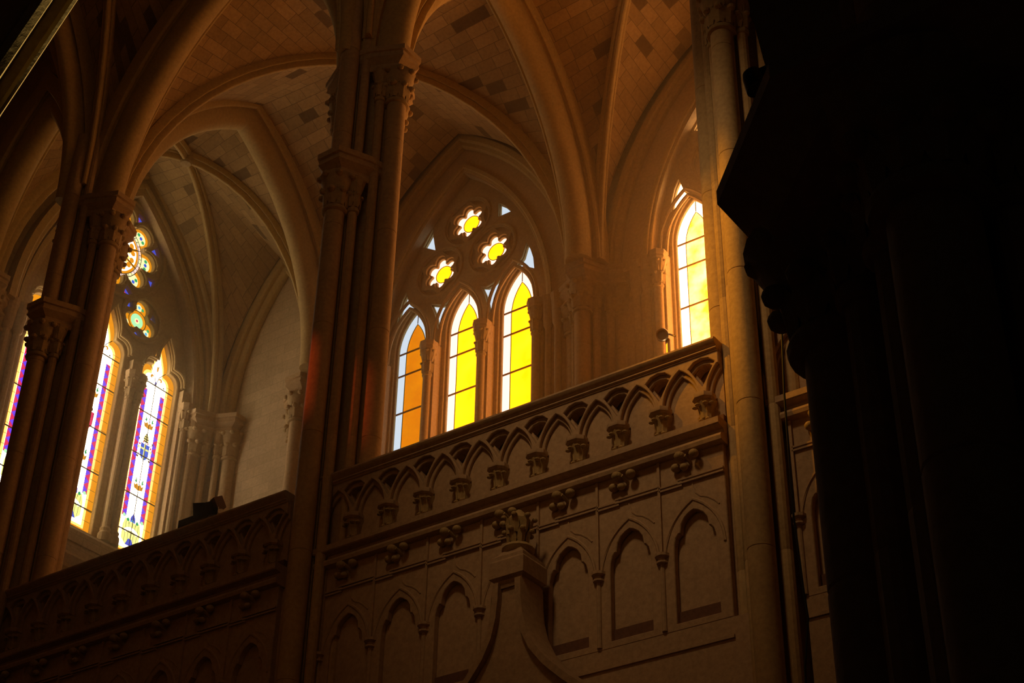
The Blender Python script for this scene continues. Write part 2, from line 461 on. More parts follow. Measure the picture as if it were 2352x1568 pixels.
def yellow_window(idx, cx, fr, yg, colours, white, wmid, label):
    """three lancets under three hexafoils; yg = depth of the glass"""
    root = empty('window_%d' % idx, fr.pt(cx, SILL, yg), label=label, cat='window', kind='structure')
    pitch, a, hz, hh = .955, .30, 13.33, .63
    xs = [cx-pitch, cx, cx+pitch]
    lights = [pointed(a, hh, 10, hz, x)+[(x+a, SILL+.05), (x-a, SILL+.05)] for x in xs]
    hexc = [(cx-.02, 15.27), (cx-.51, 14.52), (cx+.46, 14.54)]
    hexs = [hexafoil(x, z) for x, z in hexc]
    tris = []
    tri_in = [(-.135, .13), (-.06, .095), (.02, .11), (.15, .175), (.085, .02), (.03, -.20), (.0, -.27), (-.03, -.18), (-.08, .0)]
    tris += [rot(tri_in, cx+.455, 13.75), rot(tri_in, cx-.455, 13.75, True)]
    side = [(-.12, -.05), (-.03, .05), (.02, .22), (.07, .12), (.11, -.02), (.125, -.17), (.0, -.09)]
    tris += [rot(side, cx+1.06, 14.1), rot(side, cx-1.13, 14.1, True)]
    tri_s = 1.22
    top = [(-.05, -.08), (-.05, .11), (.03, .04), (.12, -.08)]
    tris += [rot(top, cx+.63, 15.21), rot([(-.05, -.16), (-.01, .05), (.0, .17), (.06, .07), (.13, -.04)], cx-.70, 15.2, True)]
    tris = [[((px-sum(p[0] for p in q)/len(q))*1.22+sum(p[0] for p in q)/len(q), (pz-sum(p[1] for p in q)/len(q))*1.22+sum(p[1] for p in q)/len(q)) for px, pz in q] for q in tris]
    outer = opening(cx, WIN_A+.05, WIN_H+.1, WZ, SILL-.05)
    holes = lights+hexs+tris
    holes = holes
    t = MB(); t.plate(fr, outer, holes, yg-.06, yg-.01, .008); tr = t.build('tracery', 'trac', root)
    # front layer with blind leaves round each hexafoil
    leaves = []
    for x, z in hexc:
        for k in range(6):
            an = pi*k/3
            lx, lz = x+.345*cos(an), z+.345*sin(an)
            if any(math.hypot(lx-q[0], lz-q[1]) < .10 for q in [l_[1] for l_ in leaves]): continue
            if abs(lx-cx) > hpt(WIN_A, WIN_H, 0) or lz-WZ > hpt(WIN_A-.16, WIN_H-.2, lx-cx): continue
            leaves.append((lens(lx, lz, .30, .085, an+pi/2), (lx, lz)))
    big = [pointed(a+.035, hh+.06, 10, hz, x)+[(x+a+.035, SILL+.05), (x-a-.035, SILL+.05)] for x in xs]
    bh = [hexafoil(x, z, .20, .092, .20) for x, z in hexc]
    cl = []
    for l_ in leaves:
        ok = True
        for poly in big+tris:
            mx = sum(p[0] for p in poly)/len(poly)
            for q in poly:
                if math.hypot(q[0]-l_[1][0], q[1]-l_[1][1]) < .15: ok = False; break
            if not ok: break
        if ok: cl.append(l_[0])
    tb = [[((px-sum(p[0] for p in q)/len(q))*1.12+sum(p[0] for p in q)/len(q), (pz-sum(p[1] for p in q)/len(q))*1.1+sum(p[1] for p in q)/len(q)) for px, pz in q] for q in tris]
    t = MB(); t.plate(fr, outer, big+bh+tb+cl, yg-.10, yg-.06, .008); t.build('leaf_tracery', 'trac', tr)
    t = MB()
    for x, z in hexc:
        t.tube([fr.pt(px, pz, yg-.10) for px, pz in circ(x, z, .425, 36)], .022, 6, True)
    t.build('ring_moulding', 'trac', tr)
    # glass
    gy = yg
    for i, x in enumerate(xs):
        col, wht = colours[i], white[i]
        inner = pointed(a*wmid, hh*.80, 10, hz-.05, x)
        inn = inner+[(x+a*wmid, SILL), (x-a*wmid, SILL)]
        outr = pointed(a+.04, hh+.08, 10, hz, x)+[(x+a+.04, SILL-.01), (x-a-.04, SILL-.01)]
        gl = empty_child('lancet_glass', root, fr.pt(x, SILL, gy))
        g = MB(); g.plate(fr, outr, [inn], gy, gy, flat=True); g.build('border_pane', wht, gl, smooth=0)
        g = MB(); g.plate(fr, inn, [], gy, gy, flat=True); g.build('middle_pane', col, gl, smooth=0)
        g = MB()
        for z in (10.95, 11.63, 12.285, 12.935, 13.325):
            g.sweep([fr.pt(x-a-.02, z-.0, gy-.012), fr.pt(x+a+.02, z, gy-.012)], fr.pt(0, 1, 0) if False else (0, 0, 1), [(-.011, -.008), (.011, -.008), (.011, .008), (-.011, .008)])
        g.build('glazing_bar', 'leadwarm', gl, smooth=0)
        g = MB(); g.tube([fr.pt(px, pz, gy-.006) for px, pz in inner+[(x+a*wmid, SILL)]][:], .006, 5)
        g.tube([fr.pt(x-a*wmid, SILL, gy-.006), fr.pt(x-a*wmid, hz-.05, gy-.006)], .006, 5)
        g.tube([fr.pt(x, hz+hh*.74, gy-.006), fr.pt(x, hz+hh+.02, gy-.006)], .007, 5)
        g.build('lead_line', 'lead', gl, smooth=0)
    for k, (x, z) in enumerate(hexc):
        gl = empty_child('hexafoil_glass', root, fr.pt(x, z, gy))
        g = MB(); g.plate(fr, circ(x, z, .29, 28), [circ(x+.01, z, .145, 24)], gy, gy, flat=True); g.build('petal_pane', white[2], gl, smooth=0)
        g = MB(); g.plate(fr, circ(x+.01, z, .145, 24), [], gy, gy, flat=True); g.build('round_pane', colours[1], gl, smooth=0)
        g = MB(); g.tube([fr.pt(px, pz, gy-.006) for px, pz in circ(x+.01, z, .147, 24)], .006, 5, True); g.build('lead_line', 'leadwarm', gl, smooth=0)
    for q in tris:
        mx = sum(p[0] for p in q)/len(q); mz = sum(p[1] for p in q)/len(q)
        g = MB(); g.plate(fr, [((px-mx)*1.3+mx, (pz-mz)*1.25+mz) for px, pz in q], [], gy, gy, flat=True)
        g.build('spandrel_pane', white[0], root, smooth=0)
    # mullion colonnettes, capitals and lancet mouldings
    for x in (cx-1.5*pitch+.02, cx-.5*pitch, cx+.5*pitch, cx+1.5*pitch-.02):
        m = empty_child('colonnette', root, fr.pt(x, SILL, yg-.3))
        p = fr.pt(x, 0, yg-.30)
        b = MB(); b.lathe(p[0], p[1], [(SILL-.02, .11), (SILL+.08, .11), (SILL+.12, .085), (SILL+.16, .10), (SILL+.2, .062), (12.52, .062)], 14); b.build('column', 'stone', m)
        b = MB(); bell(b, p[0], p[1], 12.54, 12.94, .064, .115, 7, 2, .3, 10); b.build('leaf_capital', 'carved', m)
        q = [fr.pt(x+.13*cos(R(22.5+45*j)), 0, yg-.30+.13*sin(R(22.5+45*j))) for j in range(8)]
        b = MB(); b.levels([(u[0], u[1]) for u in q], p[0], p[1], [(12.93, .85), (12.97, 1.0), (13.0, .95), (13.03, 1.08), (13.08, 1.08)]); b.build('abacus', 'stone', m)
        c0 = fr.pt(x-.085, 0, yg-.26); c1 = fr.pt(x+.085, 0, yg-.09)
        b = MB(); b.box(min(c0[0], c1[0]), max(c0[0], c1[0]), min(c0[1], c1[1]), max(c0[1], c1[1]), SILL, 13.1); b.build('mullion', 'stone', m, smooth=0)
    b = MB()
    for x in xs:
        for rr, dd, tk in ((a+.075, .20, .03), (a+.14, .25, .026)):
            pth = [fr.pt(px, pz, yg-dd) for px, pz in pointed(rr, hh+(rr-a)*1.35, 12, 13.08, x)]
            pth = [(p[0], p[1], p[2]+(.14 if True else 0)*min(1, (p[2]-13.08)/.25)) for p in pth]
            b.tube(pth, tk, 7)
    b.build('lancet_moulding', 'trac', root)
    return root

def window_wall(x0, x1, cx, y0=YW):
    b = MB()
    outer = [(x0, -.94), (x0, 17.4), (x1, 17.4), (x1, -.94)]
    b.plate(FY, outer, [opening(cx, WIN_A+.02, WIN_H+.03)], y0, y0+.4)
    return b
root = empty('wall_back', (-11.87, YW, -.94), label='stone outer wall behind the gallery around yellow and orange window', cat='wall', kind='structure')
window_wall(-14.25, -9.5, -11.9).build('wall_face', 'stone', root, smooth=0)
def wall_orders(cx, root):
    for a, H, dd, wd, dp in ((2.12, 3.72, -.04, .13, .13), (1.62, 3.22, .02, .05, .05)):
        b = MB(); pth = [(x, YW+dd, z) for x, z in pointed(a, H, 18, WZ, cx)]
        b.sweep(pth, (0, 1, 0), thin(wd, dp) if a > 2 else thin(.06, .08), (cx, YW, WZ-2)); b.build('wall_arch' if a > 2 else 'reveal_moulding', 'rib', root)
    b = MB()
    for sg in (-1, 1):
        for q, rr in ((1.60, .045), (1.76, .05)):
            b.lathe(cx+sg*q, YW-.03, [(7, rr), (12.55, rr), (12.6, rr*1.5), (12.95, rr*1.9), (13.02, rr*2.2), (13.08, rr*2.2)], 12)
    b.build('jamb_shaft', 'stone', root)
    b = MB()
    b.box(cx-2.0, cx-1.5, YW-.10, YW+.02, 12.95, 13.09); b.box(cx+1.5, cx+2.0, YW-.10, YW+.02, 12.95, 13.09)
    b.build('impost_band', 'stone', root, smooth=0)
wall_orders(-11.9, root)
root = empty('wall_back', (-7.13, YW, -.94), label='stone outer wall behind the gallery around the brightest window', cat='wall', kind='structure')
window_wall(-9.5, -4.0, -7.12).build('wall_face', 'stone', root, smooth=0)
wall_orders(-7.12, root)
root = empty('wall_back', (-15.4, YW, -.94), label='pale blank ashlar wall of the narrow end bay', cat='wall', kind='structure')
b = MB(); b.plate(FY, [(-17.1, -.94), (-17.1, 17.4), (-14.25, 17.4), (-14.25, -.94)], [], YW, YW+.3); b.build('wall_face', 'ashlar', root, smooth=0)
b = MB(); b.sweep([(x, YW-.05, z) for x, z in pointed(1.02, 2.75, 14, Z0, -15.42)], (0, 1, 0), thin(.16, .17), (-15.42, YW, 10)); b.build('wall_arch', 'rib', root)

root = empty('wall_back', (-2.4, YW, -.94), label='stone outer wall of the bay hidden right of the right pier', cat='wall', kind='structure')
window_wall(-4.0, .3, -2.38).build('wall_face', 'stone', root, smooth=0)
wall_orders(-2.38, root)

yellow_window(1, -11.9, FY, 15.3, ['g_orange', 'g_yellow', 'g_yellow'], ['g_whiteL', 'g_white', 'g_white'], .60,
              'three lancet traceried window, left light orange and the others bright yellow')
yellow_window(2, -7.12, FY, 15.3, ['g_yelpale', 'g_yelpale', 'g_yelpale'], ['g_whitehot']*3, .60,
              'overexposed pale yellow lancet window next to the right pier')

yellow_window(4, -2.38, FY, 15.3, ['g_yellow', 'g_yellow', 'g_orange'], ['g_white']*3, .60,
              'yellow lancet window of the bay hidden right of the right pier')

# responds on the outer wall
rc = pier('wall_pier', -9.55, 15.12, 'engaged shaft cluster with broad capital between orange-yellow window and brightest window', 'pier', 'engaged piers of the outer wall', r=.40, caps={'front': 13.1, 'left': 13.1, 'right': 13.1, 'back': 13.1}, core_top=13.1)
c = copy_tree(rc); c.location = U((-14.58, 15.12, -.9412)); c['label'] = 'engaged shaft with lit capital against the pale wall, left of middle pier'
c = copy_tree(rc); c.location = U((-16.62, 15.0, -.9412)); c['label'] = 'engaged corner shaft cluster between stained glass and pale blank wall'
c = copy_tree(rc); c.location = U((-16.75, 10.35, -.9412)); c['label'] = 'engaged corner shaft with capital at the far left picture edge'

# ------------------------------------------------------------------ end wall with the stained glass window
XE = -16.62; XG = -16.9
FG = FE(0.0)     # local x = plan y, depth d = -plan x
GD = -XG
CY = 12.80
def cusped(cx, w=.35, zs=13.40, n=9):
    # side foils running into an ogive
    rt = []
    for i in range(n+1):      # foil: from the jamb up to the cusp
        t = -.15+1.55*i/n
        rt.append((w-.155+.165*cos(t), zs+.08+.185*sin(t)))
    ox = .165; oz = zs+.27
    for i in range(n+1):
        t = i/n
        rt.append((ox*(1-t)**.75*(1+.35*sin(pi*t)), oz+(.50)*t))
    lt = [(-x, z) for x, z in rt[::-1]][1:]
    return [(cx+x, z) for x, z in rt]+[(cx+x, z) for x, z in lt]
ends = [CY-1.10, CY-.02, CY+1.10]
SE = 10.46
lightsE = [cusped(x)+[(x-.35, SE), (x+.35, SE)] for x in ends]
rosec = (CY-.10, 15.33)
quats = [(CY+.535, 14.28), (CY-.535, 14.28)]
def trefoil(cx, cz, rc_=.17, rp_=.13, dp_=.20, k=1.0): return hexafoil(cx, cz, rc_*k, rp_*k, dp_*k, 3, pi/2, 72)
def rose_pts(k=1.0): return hexafoil(rosec[0], rosec[1], .50*k, .165*k, .56*k, 8, 0, 160)
rtris = []
for i in range(8):
    an = R(22.5+45*i); d = Vector((cos(an), sin(an))); t = Vector((-sin(an), cos(an)))
    q = [d*.665, d*.80+t*.085, d*.79, d*.80-t*.085]
    rtris.append([(rosec[0]+p.x, rosec[1]+p.y) for p in (d*.66, d*.81+t*.09, d*.83, d*.81-t*.09)])
qtris = []
for cx_, cz_ in quats:
    for an in (R(30), R(150), R(270)):
        d = Vector((cos(an), sin(an))); t = Vector((-sin(an), cos(an)))
        qtris.append([(cx_+p.x, cz_+p.y) for p in (d*.215, d*.30+t*.085, d*.315, d*.30-t*.085)])
root = empty('wall_left', (XE, 12.6, -.94), label='stone end wall of the gallery around the stained glass window', cat='wall', kind='structure')
oe = pointed(1.66, 3.25, 16, WZ+.05, CY)+[(CY+1.66, SE-.12), (CY-1.66, SE-.12)]
b = MB(); b.plate(FG, [(2.0, -.94), (2.0, 18.5), (15.4, 18.5), (15.4, -.94)], [oe], -XE, -XE+.45); b.build('wall_face', 'stone', root, smooth=0)
for a, H, dd, wd, dp in ((2.02, 3.75, -.04, .15, .16), (1.80, 3.42, .02, .07, .09)):
    b = MB(); b.sweep([(XE-dd, x, z) for x, z in pointed(a, H, 18, WZ+.05, CY)], (1, 0, 0), thin(wd, dp), (XE, CY, 10)); b.build('wall_arch', 'rib', root)
b = MB()
for sg in (-1, 1):
    for q, rr in ((1.72, .05), (1.90, .05)):
        b.lathe(XE+.03, CY+sg*q, [(9.9, rr), (12.62, rr), (12.66, rr*1.5), (12.98, rr*1.9), (13.05, rr*2.2), (13.12, rr*2.2)], 12)
b.build('jamb_shaft', 'stone', root)
b = MB()      # sloping sill, coursed apron and string mouldings under the window
b.rings([[(XE-.30, y, SE-.03), (XE-.30, y, SE-.4), (XE+.10, y, SE-.4), (XE+.10, y, SE-.22), (XE+.05, y, SE-.16)] for y in (10.8, 14.8)]); b.build('window_sill', 'ashlar', root, smooth=0)
b = MB(); b.box(XE, XE+.07, 10.7, 14.9, 9.86, SE-.4); b.build('apron', 'ashlar', root, smooth=0)
b = MB(); b.rings([[(XE-.02, y, 9.88), (XE+.16, y, 9.86), (XE+.20, y, 9.80), (XE+.16, y, 9.75), (XE+.13, y, 9.70), (XE+.15, y, 9.64), (XE+.10, y, 9.58), (XE-.02, y, 9.55)] for y in (10.7, 14.9)]); b.build('string_moulding', 'stone', root)

w3 = empty('window_3', FG.pt(CY, SE, GD), label='tall stained glass window of three cusped lights under a lobed rose', cat='window', kind='structure')
outerE = pointed(1.70, 3.32, 16, WZ+.05, CY)+[(CY+1.70, SE-.1), (CY-1.70, SE-.1)]
b = MB(); b.plate(FG, outerE, lightsE+[rose_pts(1.0)]+rtris+[trefoil(*q) for q in quats]+qtris, GD-.10, GD-.01, .01); tr = b.build('tracery', 'trac', w3)
b = MB()
b.tube([FG.pt(x, z, GD-.12) for x, z in circ(rosec[0], rosec[1], .90, 48)], .035, 8, True)
for q in quats: b.tube([FG.pt(x, z, GD-.12) for x, z in circ(q[0], q[1], .385, 36)], .03, 8, True)
for i in range(8):
    an = R(45*i); b.tube([FG.pt(x, z, GD-.115) for x, z in circ(rosec[0]+.56*cos(an), rosec[1]+.56*sin(an), .205, 14, an-pi*.5)[:9]], .018, 6)
b.build('ring_moulding', 'trac', tr)
b = MB()
for x in ends:
    for k, dd in ((1.0, .14), (1.22, .19)):
        pts = cusped(x, .35+.05*k)
        b.tube([FG.pt(px, pz+.04*k, GD-dd) for px, pz in pts], .019, 6)
b.build('lancet_moulding', 'trac', tr)
for x in (CY-1.60, CY-.56, CY+.54, CY+1.60):
    m = empty_child('colonnette', w3, FG.pt(x, SE, GD-.2))
    for sg in ((-.075, .075) if abs(x-CY) < 1 else (0,)):
        p = FG.pt(x+sg, 0, GD-.22)
        b = MB(); b.lathe(p[0], p[1], [(SE-.1, .10), (SE+.02, .10), (SE+.06, .075), (SE+.1, .085), (SE+.14, .055), (12.72, .055)], 12); b.build('column', 'stone', m)
        b = MB(); bell(b, p[0], p[1], 12.74, 13.08, .057, .095, 6, 2, .3, 10); b.build('leaf_capital', 'carved', m)
        q = [FG.pt(x+sg+.11*cos(R(22.5+45*j)), 0, GD-.22+.11*sin(R(22.5+45*j))) for j in range(8)]
        b = MB(); b.levels([(u[0], u[1]) for u in q], p[0], p[1], [(13.08, .85), (13.11, 1.0), (13.14, .95), (13.17, 1.05), (13.21, 1.05)]); b.build('abacus', 'stone', m)
    b = MB(); b.box(-(GD-.01), -(GD-.2), x-.09, x+.09, SE-.1, 13.45); b.build('mullion', 'stone', m, smooth=0)

# stained glass pictures, cut as coloured pieces
SG = ['s_orange', 's_amber', 's_yellow', 's_white', 's_red', 's_purple', 's_crown', 's_green', 's_blue', 's_brown', 's_scroll', 's_cobalt', 's_mint', 's_cream', 's_sky', 'lead', 's_pink']
I = {n: i for i, n in enumerate(SG)}
def band(mb, fr, outer, inner, d, mi):
    n = len(outer); mb.cur = mi
    mb.add([fr.pt(x, z, d) for x, z in outer]+[fr.pt(x, z, d) for x, z in inner], [(i, (i+1) % n, n+(i+1) % n, n+i) for i in range(n)])
def leadline(mb, a, b_, r=.006, d=0.0):
    mb.cur = I['lead']; ax, az = a; bx, bz = b_
    L = math.hypot(bx-ax, bz-az); nx, nz = -(bz-az)/L*r, (bx-ax)/L*r
    mb.poly(FG, [(ax+nx, az+nz), (bx+nx, bz+nz), (bx-nx, bz-nz), (ax-nx, az-nz)], d)
def fill(mb, pts, d, mi): mb.cur = mi; mb.plate(FG, pts, [], d, d, flat=True)
def lancet_glass(cx, seed):
    g = MB(); d = GD
    def ins(k, dz):
        return [(cx+(x-cx)*(1-k/.35), z-dz*max(0, min(1, (z-13.3)/.7))) for x, z in cusped(cx, .35)]+[(cx-(.35-k), SE+k*.9), (cx+(.35-k), SE+k*.9)]
    out = ins(-.035, -.06); a1, a2 = ins(.085, .13), ins(.13, .21)
    band(g, FG, out, a1, d, I['s_orange']); band(g, FG, a1, a2, d, I['s_yellow'])
    fill(g, a2, d, I['s_white'])
    z = SE+.60; n = 32; h = (13.26-z)/n
    for sg in (-1, 1):
        xo, xi = cx+sg*.220, cx+sg*.135
        g.poly(FG, [(xo, z), (xo, 13.26), (xi, 13.26), (xi, z)], d-.002, I['s_red'])
        for i in range(0, n, 2):
            za = z+i*h
            g.poly(FG, [(xi, za), (xi, za+2*h), (xo-sg*.004, za+h)], d-.004, I['s_purple'])
    for zz in (10.84, 11.44, 12.12, 12.85, 13.38): leadline(g, (cx-.37, zz), (cx+.37, zz), .011, d-.014)
    leadline(g, (cx, SE), (cx, 13.38), .007, d-.013)
    for xx in (-.068, .068): leadline(g, (cx+xx, SE+.5), (cx+xx, 13.38), .0028, d-.012)
    zz = SE+.2
    while zz < 13.5:
        for sg in (-1, 1): leadline(g, (cx+sg*.22, zz), (cx+sg*.35, zz), .003, d-.012)
        zz += .165
    for zz in (11.05, 11.3, 11.72, 12.5, 13.08): leadline(g, (cx-.135, zz), (cx+.135, zz), .0028, d-.012)
    for sg in (-1, 1):
        for (p, q) in (((0, 13.38), (.045, 13.55)), ((.045, 13.55), (.16, 13.68))): leadline(g, (cx+sg*p[0], p[1]), (cx+sg*q[0], q[1]), .006, d-.013)
        g.poly(FG, circ(cx+sg*.085, 13.52, .036, 10), d-.004, I['s_crown']); g.poly(FG, circ(cx+sg*.07, 13.505, .018, 8), d-.006, I['s_white'])
        g.poly(FG, circ(cx+sg*.17, 13.42, .016, 8), d-.004, I['s_brown'])
        leadline(g, (cx+sg*.115, 13.51), (cx+sg*.165, 13.43), .004, d-.012)
    fill(g, [(cx-.014, 13.64), (cx+.014, 13.64), (cx+.024, 13.76), (cx, 13.72), (cx-.024, 13.76)], d-.004, I['s_crown'])
    fill(g, [(cx-.02, 13.38), (cx+.02, 13.38), (cx+.012, 13.46), (cx-.012, 13.46)], d-.006, I['s_cobalt'])
    leadline(g, (cx, 13.70), (cx, 14.02), .004, d-.012)
    for zc in (12.66, 11.60):
        cr = [(-.10, .05), (-.08, -.035), (0, -.055), (.08, -.035), (.10, .05), (.06, .02), (.035, .06), (0, .02), (-.035, .06), (-.06, .02)]
        fill(g, [(cx+x, zc+z_) for x, z_ in cr], d-.004, I['s_crown'])
        for sg in (-1, 1):
            fill(g, [(cx+sg*.05, zc+.05), (cx+sg*.10, zc+.09), (cx+sg*.07, zc+.095), (cx+sg*.075, zc+.15), (cx+sg*.045, zc+.10)], d-.006, I['s_green'])
            leadline(g, (cx+sg*.03, zc-.05), (cx+sg*.06, zc-.10), .003, d-.010)
        for xx in (-.05, 0, .05): leadline(g, (cx+xx, zc-.04), (cx+xx, zc+.03), .002, d-.0125)
    return g, d
def shield(g, cx, zc, d, blue='s_blue', cross=True):
    fill(g, [(cx-.085, zc+.12), (cx+.085, zc+.12), (cx+.085, zc-.06), (cx+.05, zc-.13), (cx, zc-.16), (cx-.05, zc-.13), (cx-.085, zc-.06)], d-.004, I[blue])
    if cross:
        g.poly(FG, [(cx-.018, zc+.12), (cx+.014, zc+.12), (cx+.014, zc-.155), (cx-.018, zc-.15)], d-.006, I['s_scroll'])
        g.poly(FG, [(cx-.085, zc+.045), (cx+.085, zc+.045), (cx+.085, zc+.015), (cx-.085, zc+.015)], d-.006, I['s_scroll'])
    fill(g, [(cx-.045, zc+.15), (cx+.045, zc+.15), (cx+.05, zc+.22), (cx+.02, zc+.28), (cx, zc+.31), (cx-.02, zc+.28), (cx-.05, zc+.22)], d-.004, I['s_brown'])
    for zz in (.175, .215, .255): g.poly(FG, [(cx-.045, zc+zz), (cx+.045, zc+zz), (cx+.04, zc+zz+.016), (cx-.04, zc+zz+.016)], d-.006, I['s_scroll'])
    for sg in (-1, 1):
        fill(g, [(cx+sg*.02, zc+.12), (cx+sg*.05, zc+.165), (cx+sg*.06, zc+.13)], d-.007, I['s_red'])
        leadline(g, (cx-sg*.13, zc-.10), (cx+sg*.14, zc+.16), .005, d-.003)
        fill(g, circ(cx+sg*.125, zc+.03, .025, 8), d-.004, I['s_scroll']); fill(g, circ(cx+sg*.135, zc+.17, .02, 6), d-.004, I['s_brown'])
        fill(g, circ(cx+sg*.12, zc-.13, .022, 6), d-.004, I['s_brown']); fill(g, circ(cx+sg*.11, zc+.085, .02, 6), d-.0045, I['s_red'])
def foot(g, cx, d):
    zc = 10.87
    fill(g, [(cx-.17, zc-.16), (cx-.175, zc+.05), (cx-.14, zc+.17), (cx-.05, zc+.14), (cx+.05, zc+.14), (cx+.14, zc+.17), (cx+.175, zc+.05), (cx+.17, zc-.16), (cx+.08, zc-.24), (cx-.08, zc-.24)], d-.004, I['s_scroll'])
    fill(g, [(cx-.05, zc+.14), (cx+.05, zc+.14), (cx+.045, zc+.21), (cx, zc+.29), (cx-.045, zc+.21)], d-.006, I['s_cobalt'])
    fill(g, [(cx-.0, zc+.20), (cx+.03, zc+.15), (cx+.0, zc+.145), (cx-.03, zc+.15)], d-.007, I['s_sky'])
    fill(g, [(cx-.08, zc-.24), (cx+.09, zc-.24), (cx+.03, zc-.13), (cx-.03, zc-.13)], d-.006, I['s_cobalt'])
    for sg in (-1, 1):
        fill(g, circ(cx+sg*.175, zc+.20, .03, 9), d-.006, I['s_mint']); fill(g, circ(cx+sg*.09, zc+.155, .028, 8), d-.0065, I['s_green'])
        for k in range(2): leadline(g, (cx+sg*(.06+.06*k), zc+.12), (cx+sg*(.05+.06*k), zc-.2), .0025, d-.010)
    # scroll ribbon
    arc = [(cx+.17*math.sin(t), zc-.10+.15*math.cos(t)) for t in [(-1.05+2.1*i/12) for i in range(13)]]
    arc2 = [(cx+.118*math.sin(t), zc-.10+.10*math.cos(t)) for t in [(-1.05+2.1*i/12) for i in range(13)]]
    fill(g, arc+arc2[::-1], d-.008, I['s_white'])
def ribbon_text(cx, word, parent):
    # the lettering on the scroll: short strokes set round the arc
    g = MB(); n = len(word); zc = 10.87
    glyph = {'J': [((.6, 1), (.6, .15)), ((.6, .15), (.1, .1))], 'U': [((.1, 1), (.1, 0)), ((.1, 0), (.8, 0)), ((.8, 0), (.8, 1))],
             'A': [((0, 0), (.45, 1)), ((.45, 1), (.9, 0)), ((.2, .4), (.7, .4))], 'N': [((.1, 0), (.1, 1)), ((.1, 1), (.8, 0)), ((.8, 0), (.8, 1))],
             'P': [((.1, 0), (.1, 1)), ((.1, 1), (.8, .95)), ((.8, .95), (.8, .55)), ((.8, .55), (.1, .5))], 'B': [((.1, 0), (.1, 1)), ((.1, 1), (.75, .8)), ((.75, .8), (.1, .5)), ((.1, .5), (.8, .25)), ((.8, .25), (.1, 0))],
             'L': [((.1, 1), (.1, 0)), ((.1, 0), (.8, 0))], 'O': [((.1, 0), (.1, 1)), ((.1, 1), (.8, 1)), ((.8, 1), (.8, 0)), ((.8, 0), (.1, 0))], 'I': [((.4, 0), (.4, 1))], ' ': []}
    for i, ch in enumerate(word):
        t = -.92+1.84*(i+.5)/n; w_ = .0135; h_ = .036
        ex = Vector((cos(t), -sin(t))); ez = Vector((sin(t), cos(t))); o_ = Vector((cx+.126*sin(t), zc-.10+.107*cos(t)))
        for (p, q) in glyph.get(ch, []):
            A = o_+ex*((p[0]-.45)*w_)+ez*(p[1]*h_); B = o_+ex*((q[0]-.45)*w_)+ez*(q[1]*h_)
            g.cur = 0; L = (B-A); nn = Vector((-L.y, L.x)).normalized()*.0022
            g.poly(FG, [tuple(A+nn), tuple(B+nn), tuple(B-nn), tuple(A-nn)], GD-.0125)
    return g.build('scroll_lettering', 's_brown', parent, smooth=0)
for i, x in enumerate(ends):
    g, d = lancet_glass(x, i)
    if i == 2: shield(g, x, 12.22, d)
    elif i == 1:
        fill(g, [(x-.09, 12.36), (x+.09, 12.36), (x+.08, 12.14), (x, 12.04), (x-.08, 12.14)], d-.004, I['s_red'])
        fill(g, circ(x+.02, 12.4, .035, 8), d-.005, I['s_brown']); fill(g, circ(x-.06, 12.08, .03, 8), d-.005, I['s_crown'])
    else:
        fill(g, circ(x-.06, 12.32, .075, 14), d-.004, I['s_crown']); fill(g, circ(x-.03, 12.32, .05, 12), d-.005, I['s_sky'])
        fill(g, [(x-.12, 12.42), (x-.02, 12.40), (x+.03, 12.50), (x-.08, 12.47)], d-.005, I['s_red'])
    foot(g, x, d)
    pn = g.build('stained_glass', SG, w3, smooth=0)
    ribbon_text(x, 'JUAN PABLO II', pn)
# rose
g = MB(); cx_, cz_ = rosec
fill(g, circ(cx_, cz_, .80, 40), GD, I['s_orange'])
fill(g, circ(cx_, cz_, .50, 40), GD-.002, I['s_pink'])
g2 = circ(cx_, cz_, .445, 40); fill(g, g2, GD-.004, I['s_orange'])
for k in range(8):
    a0_, a1_ = R(45*k-22.5), R(45*k+22.5)
    arc = [(cx_+.40*cos(a0_+.07+(a1_-a0_-.14)*j/6), cz_+.40*sin(a0_+.07+(a1_-a0_-.14)*j/6)) for j in range(7)]
    am = R(45*k)
    fill(g, [(cx_+.07*cos(am), cz_+.07*sin(am))]+arc, GD-.006, I['s_white'])
    for q, rr in ((.33, .05), (.25, .035)):
        for sg in (-.2, .2): fill(g, circ(cx_+q*cos(am+sg), cz_+q*sin(am+sg), rr, 8), GD-.008, I['s_yellow' if q < .3 else 's_orange'])
    leadline(g, (cx_, cz_), (cx_+.45*cos(a0_), cz_+.45*sin(a0_)), .009, GD-.012)
    leadline(g, (cx_+.08*cos(am), cz_+.08*sin(am)), (cx_+.40*cos(am), cz_+.40*sin(am)), .004, GD-.012)
    for j in range(6):
        t = a0_+(a1_-a0_)*j/5.; leadline(g, (cx_+.45*cos(t), cz_+.45*sin(t)), (cx_+.50*cos(t), cz_+.50*sin(t)), .005, GD-.012)
    c2 = (cx_+.57*cos(am), cz_+.57*sin(am))
    fill(g, circ(c2[0], c2[1], .12, 16), GD-.006, I['s_cream'])
    for da, nm in ((-.12, 's_green'), (0, 's_blue'), (.12, 's_green')):
        fill(g, circ(cx_+.60*cos(am+da), cz_+.60*sin(am+da), .032, 8), GD-.008, I[nm])
for rr in (.45, .505):
    p = circ(cx_, cz_, rr, 40)
    for j in range(40): leadline(g, p[j], p[(j+1) % 40], .006, GD-.013)
for q in rtris:
    m0 = Vector((sum(p[0] for p in q)/4, sum(p[1] for p in q)/4))
    fill(g, [tuple(m0+(Vector(p)-m0)*1.4) for p in q], GD-.009, I['s_cobalt']); fill(g, [tuple(m0+(Vector(p)-m0)*.4) for p in q], GD-.0095, I['s_red'])
g.build('rose_glass', SG, w3, smooth=0)
